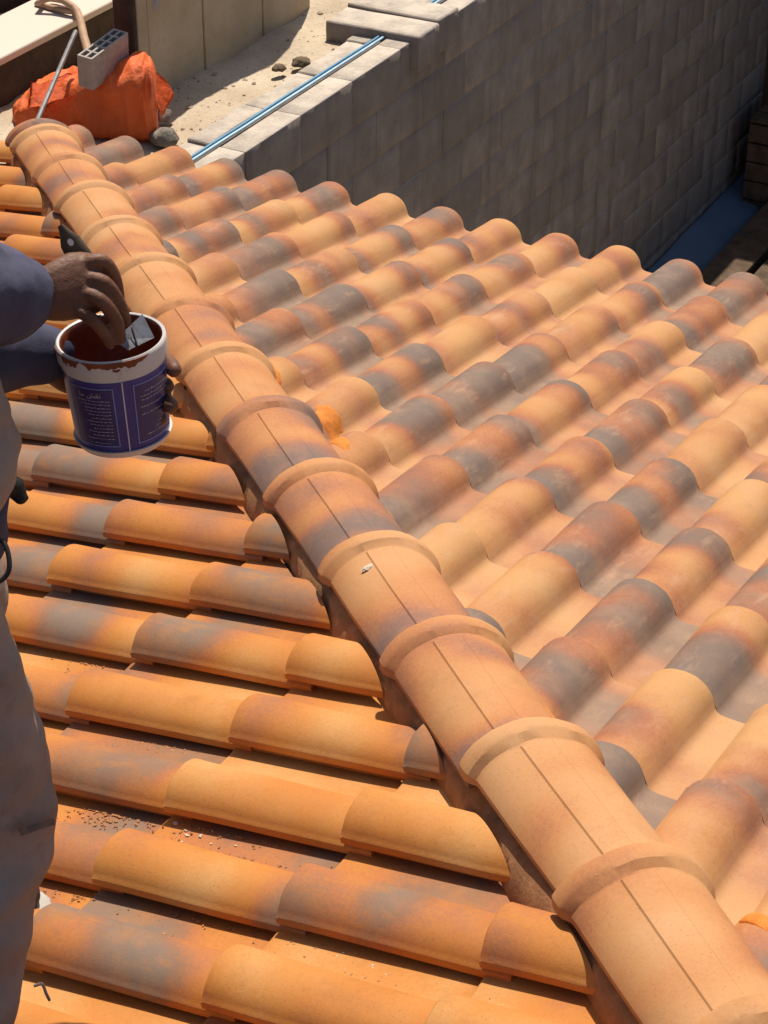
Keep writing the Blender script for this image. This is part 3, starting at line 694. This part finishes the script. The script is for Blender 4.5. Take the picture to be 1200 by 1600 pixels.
# ------------------------------------------------------------------ bucket
BR, BB, BHT = .0745, .0655, .158
btop = at(173, 527, 3.025); axis = (Vector((0, 0, -1)) + RT * .055).normalized()
bx = (ray(175, 600) - axis * ray(175, 600).dot(axis)).normalized() * -1            # towards the camera
by = axis.cross(bx) * -1
if by.dot(RT) < 0: by = -by
bucket = empty('bucket', btop + axis * BHT); bpy.context.view_layer.update()
tag(bucket, 'white plastic bucket with a dark blue printed label, full of red brown slurry', 'bucket')
def bp(phi, h, ro=0):
    """point on the bucket wall: angle from the camera side, metres below the rim, offset"""
    r = BR + (BB - BR) * h / BHT + ro
    return btop + axis * h + (bx * math.cos(phi) + by * math.sin(phi)) * r
def lathe(prof, seg=64):
    b = bmesh.new(); R = [[b.verts.new(btop + axis * h + (bx * math.cos(a) + by * math.sin(a)) * r) for a in [2 * math.pi * k / seg for k in range(seg)]] for r, h in prof]
    for p, q in zip(R, R[1:]):
        for k in range(seg): b.faces.new((p[k], p[(k + 1) % seg], q[(k + 1) % seg], q[k]))
    return b, R
Mwb = Mat('white_plastic', .35, .5); Mwb.color(Mwb.mix(Mwb.ramp(Mwb.noise(30, 6, .7), [(.60, BW(0)), (.72, BW(.55))]), (.62, .58, .56), (.34, .20, .14))); Mwb.b.inputs['Subsurface Weight'].default_value = .1; Mwb.b.inputs['Subsurface Radius'].default_value = (.01, .01, .01)
b, R = lathe([(BR - .004, BHT - .012), (BB - .006, BHT - .004), (BB - .002, BHT), (BB + .0005, BHT - .003), (BR - .0008, .027), (BR - .001, .022), (BR + .003, .022), (BR + .0032, .005), (BR + .0025, 0.0005), (BR + .0005, -.0015), (BR - .0025, 0), (BR - .0035, .01), (BB - .004, BHT - .02)])
b.faces.new(R[0]); b.faces.new(R[2]) if False else None
obj('shell', b, Mwb.m, bucket, 45)
b, R = lathe([(BB - .003, BHT - .001), (.001, BHT - .001)]); obj('base', b, Mwb.m, bucket)
Msl = Mat('red_slurry', .35, .5); Msl.color(Msl.ramp(Msl.noise(25, 5), [(.3, (.10, .016, .006)), (.7, (.23, .05, .016))])); Msl.bump(Msl.noise(40, 4), .4, .004); m_sl = Msl.m
b, R = lathe([(BR - .0034, .0012), (BR - .0050, .004), (.0690, .02), (.0640, .085), (.058, .088), (.03, .084), (.002, .086)]); b.faces.new(R[-1]); obj('slurry', b, m_sl, bucket, 60)
def ring_patch(p0, p1, h0, h1, ro, n=26, fn=None, th=.0008):
    b = bmesh.new(); A = []
    for i in range(n + 1):
        p = p0 + (p1 - p0) * i / n; lo = h1 if fn is None else h1 * fn(i / n)
        A.append([b.verts.new(bp(p, h0, ro)), b.verts.new(bp(p, max(h0 + .0005, lo), ro)), b.verts.new(bp(p, max(h0 + .0005, lo), ro - th)), b.verts.new(bp(p, h0, ro - th))])
    for a, c_ in zip(A, A[1:]):
        for k in range(4): b.faces.new((a[k], a[(k + 1) % 4], c_[(k + 1) % 4], c_[k]))
    b.faces.new(A[0]); b.faces.new(A[-1][::-1]); return b
Mlb = Mat('label_blue', .3, .5); Mlb.color(Mlb.ramp(Mlb.noise(6, 3), [(.3, (.045, .035, .19)), (.7, (.060, .045, .24))])); m_lab = Mlb.m
D = math.radians
b = bmesh.new()
b, R = lathe([(BR + (BB - BR) * .033 / BHT + .0010, .033), (BR + (BB - BR) * .148 / BHT + .0010, .148)]); label = obj('label', b, m_lab, bucket, 60)
m_panel = plain('label_panel', (.036, .028, .135), .35, .15, 20, .5, 0); m_pl = plain('panel_line', (.20, .25, .55), .4, .1, 20, .4, 0); m_wl = plain('label_seam', (.62, .58, .66), .4, .1, 20, .4, 0); m_tx = plain('label_print', (.50, .44, .48), .5, .1, 20, .3, 0)
obj('seam_line', ring_patch(D(4.2), D(5.6), .0335, .150, .0018, 2), m_wl, label)
for p0, p1 in ((D(-62), D(-6)), (D(17), D(72))):
    obj('panel', ring_patch(p0, p1, .043, .136, .0014), m_panel, label)
    for q0, q1, h0, h1 in ((p0, p1, .042, .0434), (p0, p1, .1356, .137), (p0 - D(.6), p0 + D(.6), .042, .137), (p1 - D(.6), p1 + D(.6), .042, .137)):
        obj('panel_border', ring_patch(q0, q1, h0, h1, .0019), m_pl, label)
def print_line(p0, p1, h, sz, sd, name='print_line'):
    rnd = random.Random(sd); b = bmesh.new(); p = p1
    while p > p0:
        wl = D(rnd.uniform(1.6, 5.5)); q = max(p0, p - wl); dh = rnd.uniform(-.2, .2) * sz
        A = [b.verts.new(bp(a, hh, .0019)) for a, hh in ((q, h + dh), (p, h + dh), (p, h + dh + sz * rnd.uniform(.35, .8)), (q, h + dh + sz * rnd.uniform(.35, .8)))]; b.faces.new(A)
        if rnd.random() < .5:
            m_ = (p + q) / 2; A = [b.verts.new(bp(a, hh, .00195)) for a, hh in ((m_ - D(.35), h + dh - sz * .7), (m_ + D(.35), h + dh - sz * .7), (m_ + D(.35), h + dh), (m_ - D(.35), h + dh))]; b.faces.new(A)
        p = q - D(rnd.uniform(.6, 1.4))
    obj(name, b, m_tx, label, smooth=False)
for i in range(12): print_line(D(-44 + (i * 37 % 11) - (6 if i < 3 else 0)), D(-11), .062 + i * .0056, .0014, i)
print_line(D(-42), D(-16), .131, .0012, 40)
for i, (a0, a1, h) in enumerate(((30, 66, .056), (24, 66, .063), (24, 66, .069), (24, 60, .080), (24, 66, .092), (48, 66, .100), (46, 66, .113), (40, 66, .119), (28, 62, .126))): print_line(D(a0), D(a1), h, .0016, 60 + i)
# the title line, in joined letters, bent round the label
fc = bpy.data.curves.new('title', 'FONT'); fc.body = '\uFE8E\uFEA3 \uFEB6\uFED8\uFEE7'; fc.size = .0105; fc.resolution_u = 3; fo = bpy.data.objects.new('title', fc); link(fo); bpy.context.view_layer.update()
tm = bpy.data.meshes.new_from_object(fo.evaluated_get(bpy.context.evaluated_depsgraph_get())); bpy.data.objects.remove(fo)
xs_ = [v.co.x for v in tm.vertices] or [0]; wid = max(xs_) - min(xs_); xm = max(xs_)
for v in tm.vertices: v.co = bp(D(-20) + (v.co.x - xm) / (BR * .95), .0565 - v.co.y, .0021)
tm.materials.append(m_tx); to = bpy.data.objects.new('title', tm); link(to, label); bpy.context.view_layer.update(); to.matrix_parent_inverse = label.matrix_world.inverted()
# slurry that ran over the rim
for p0, p1, hh, sd in ((-36, 38, .017, 3), (-66, -37, .019, 5), (-88, -64, .007, 9)):
    f = lambda t, sd=sd: (.55 + .6 * noise.noise(Vector((t * 5 + sd, 1, 0))) + .35 * noise.noise(Vector((t * 14 + sd, 3, 0)))) * min(1, 8 * t, 8 * (1 - t))
    obj('slurry_run', ring_patch(D(p0), D(p1), .0005, hh, .0042, 40, f, .0012), m_sl, bucket, 60)
b = ring_patch(D(-3), D(5), .011, .0155, .0042, 10, lambda t: 1 - .3 * abs(t - .5)); obj('slurry_run', b, m_sl, bucket, 60)

# ------------------------------------------------------------------ scraper
scr = empty('scraper', at(150, 450, 2.99)); bpy.context.view_layer.update(); tag(scr, "wide bladed scraper gripped in the worker's right hand, its blade over the bucket", 'scraper')
h0, h1 = at(94, 352, 2.965), at(188, 505, 2.995); ax = (h1 - h0).normalized(); wd = (ax.cross(ray(150, 430))).normalized()
m_hand = plain('handle_wood', (.085, .060, .036), .6, .25, 40)
b = bmesh.new(); thk = ray(150, 430)
prof = [(0, .004), (.012, .008), (.026, .0150), (.055, .0175), (.09, .014), (.13, .013), (.155, .014)]
rows = []
for d_, w_ in prof:
    cpt = h0 + ax * d_; hole = .028 < d_ < .06
    rows.append([b.verts.new(cpt + wd * w_ * math.cos(a) + thk * .008 * math.sin(a)) for a in [2 * math.pi * k / 14 for k in range(14)]])
for p, q in zip(rows, rows[1:]):
    for k in range(14): b.faces.new((p[k], p[(k + 1) % 14], q[(k + 1) % 14], q[k]))
b.faces.new(rows[0][::-1]); b.faces.new(rows[-1]); obj('handle', b, m_hand, scr, 60)
b = bmesh.new(); cpt = h0 + ax * .027 - thk * .0078; gg = [b.verts.new(cpt + wd * .0040 * math.cos(a) + ax * .0052 * math.sin(a)) for a in [2 * math.pi * k / 14 for k in range(14)]]; g2 = [b.verts.new(v.co + thk * .003) for v in gg]
b.faces.new(gg)
for k in range(14): b.faces.new((gg[k], g2[k], g2[(k + 1) % 14], gg[(k + 1) % 14]))
obj('bright_hole', b, plain('bright_hole_paint', (.75, .70, .66), .4, .05, 20, .5, 0), scr)  # pale disc painted as the bright view through the handle's hanging hole
Mbl = Mat('worn_steel', .5, .5); Mbl.color(Mbl.mix(Mbl.ramp(Mbl.noise(60, 5, .7), [(.5, BW(0)), (.66, BW(.8))]), (.17, .18, .21), (.09, .06, .05))); Mbl.b.inputs['Metallic'].default_value = .35; Mbl.bump(Mbl.noise(90, 5), .4, .002)
cn = [at(179, 532, 2.985), at(222, 491, 3.03), at(241, 528, 3.025), at(200, 548, 2.985)]
b = bmesh.new(); n_ = (cn[1] - cn[0]).cross(cn[3] - cn[0]).normalized(); lo = [b.verts.new(p - n_ * .001) for p in cn]; hi = [b.verts.new(p + n_ * .001) for p in cn]
b.faces.new(lo); b.faces.new(hi)
for k in range(4): b.faces.new((lo[k], lo[(k + 1) % 4], hi[(k + 1) % 4], hi[k]))
blade = obj('blade', b, Mbl.m, scr, smooth=False)
b = bmesh.new(); sweep(b, [at(206, 512, 3.0), at(214, 540, 2.996)], [.0016, .0016], 6); obj('blade_groove', b, m_hand, blade, 60)

# ------------------------------------------------------------------ grit lying in the pans of the left slope
def pan_point(u, v):
    p = on_left(u, v); c_ = math.floor((p.x - XL0 - .1315) / PW); f = (p.x - XL0 - .1315) - c_ * PW
    f = min(max(f, .024), .070) if f < .115 else None
    if f is None: return None
    x = XL0 + .1315 + c_ * PW + f; r_ = math.ceil((p.y - YL0) / (PLEN * math.cos(AL))); d_ = (YL0 + r_ * PLEN * math.cos(AL) - p.y) / math.cos(AL)
    return Vector((x, p.y, zl(p.y) - .0155 * d_ / .36 + .0005))
def grit(name, spots, mat, label):
    b = bmesh.new(); rnd = random.Random(5)
    for u, v, n_, su, sv, sz in spots:
        for _ in range(n_):
            p = pan_point(rnd.gauss(u, su), rnd.gauss(v, sv))
            if p is None: continue
            r_ = sz * rnd.uniform(.4, 1.5); g = bmesh.ops.create_icosphere(b, subdivisions=1, radius=1)
            k = Vector((rnd.uniform(.6, 1.6), rnd.uniform(.6, 1.6), rnd.uniform(.35, .8)))
            for q in g['verts']: q.co = p + Vector((q.co.x * k.x, q.co.y * k.y, q.co.z * k.z)) * r_ * rnd.uniform(.55, 1.35)
    o = obj(name, b, mat, None, 30); tag(o, label, 'grit', None, 'stuff')
grit('mortar_crumbs', [(225, 1155, 110, 45, 14, .0017), (150, 1270, 90, 40, 14, .0018), (330, 1295, 60, 70, 14, .002), (180, 1270, 40, 30, 10, .0022), (110, 1400, 40, 30, 12, .0022), (260, 1430, 30, 90, 16, .002), (560, 1540, 40, 70, 14, .002), (400, 1350, 30, 60, 12, .002), (130, 1030, 14, 25, 8, .003), (640, 1180, 30, 14, 12, .003), (480, 1480, 20, 60, 14, .002)], m_crumb, 'brown mortar crumbs scattered in the pans of the left slope')
grit('pale_grit', [(300, 1290, 5, 20, 6, .0028), (330, 1300, 8, 40, 10, .0016), (570, 1500, 16, 40, 14, .002), (400, 1130, 6, 60, 20, .002)], m_crumb2, 'few pale grit stones lying in the pans of the left slope')
b = bmesh.new(); g = bmesh.ops.create_icosphere(b, subdivisions=3, radius=1); cpt = hip_at(HS0 - HPITCH * 8 - .10, -.012, .1135)
for v in g['verts']:
    p = v.co.copy(); k = 1 + .6 * noise.noise(p * 2.2); v.co = cpt + (HD * .4 + LAT * .9) * p.x * .013 * k + (HD * .9 - LAT * .3) * p.y * .0065 * k + Z * p.z * .004
o = obj('mortar_flake', b, m_crumb2, None, 50); tag(o, 'small pale flake stuck on a hip tile near the middle of the row', 'flake')

# dark crate at the end of the low yard
ct = empty('crate', (10.5, 3.2, -3.355)); bpy.context.view_layer.update(); tag(ct, 'dark wooden crate at the far end of the low yard beside the block wall', 'crate')
for k in range(5):
    b = bmesh.new(); z = -3.35 + k * .12; box(b, (10.24, 2.4, z), (10.27, 3.93, z + .112), bev=.004); obj('slat', b, m_wood, ct)
    b = bmesh.new(); box(b, (10.275, 3.90, z), (10.78, 3.93, z + .112), bev=.004); obj('slat', b, m_wood, ct)
for k in range(4):
    b = bmesh.new(); box(b, (10.24 + k * .136, 2.4, -2.748), (10.365 + k * .136, 3.93, -2.725), bev=.004); obj('lid_board', b, m_wood, ct)
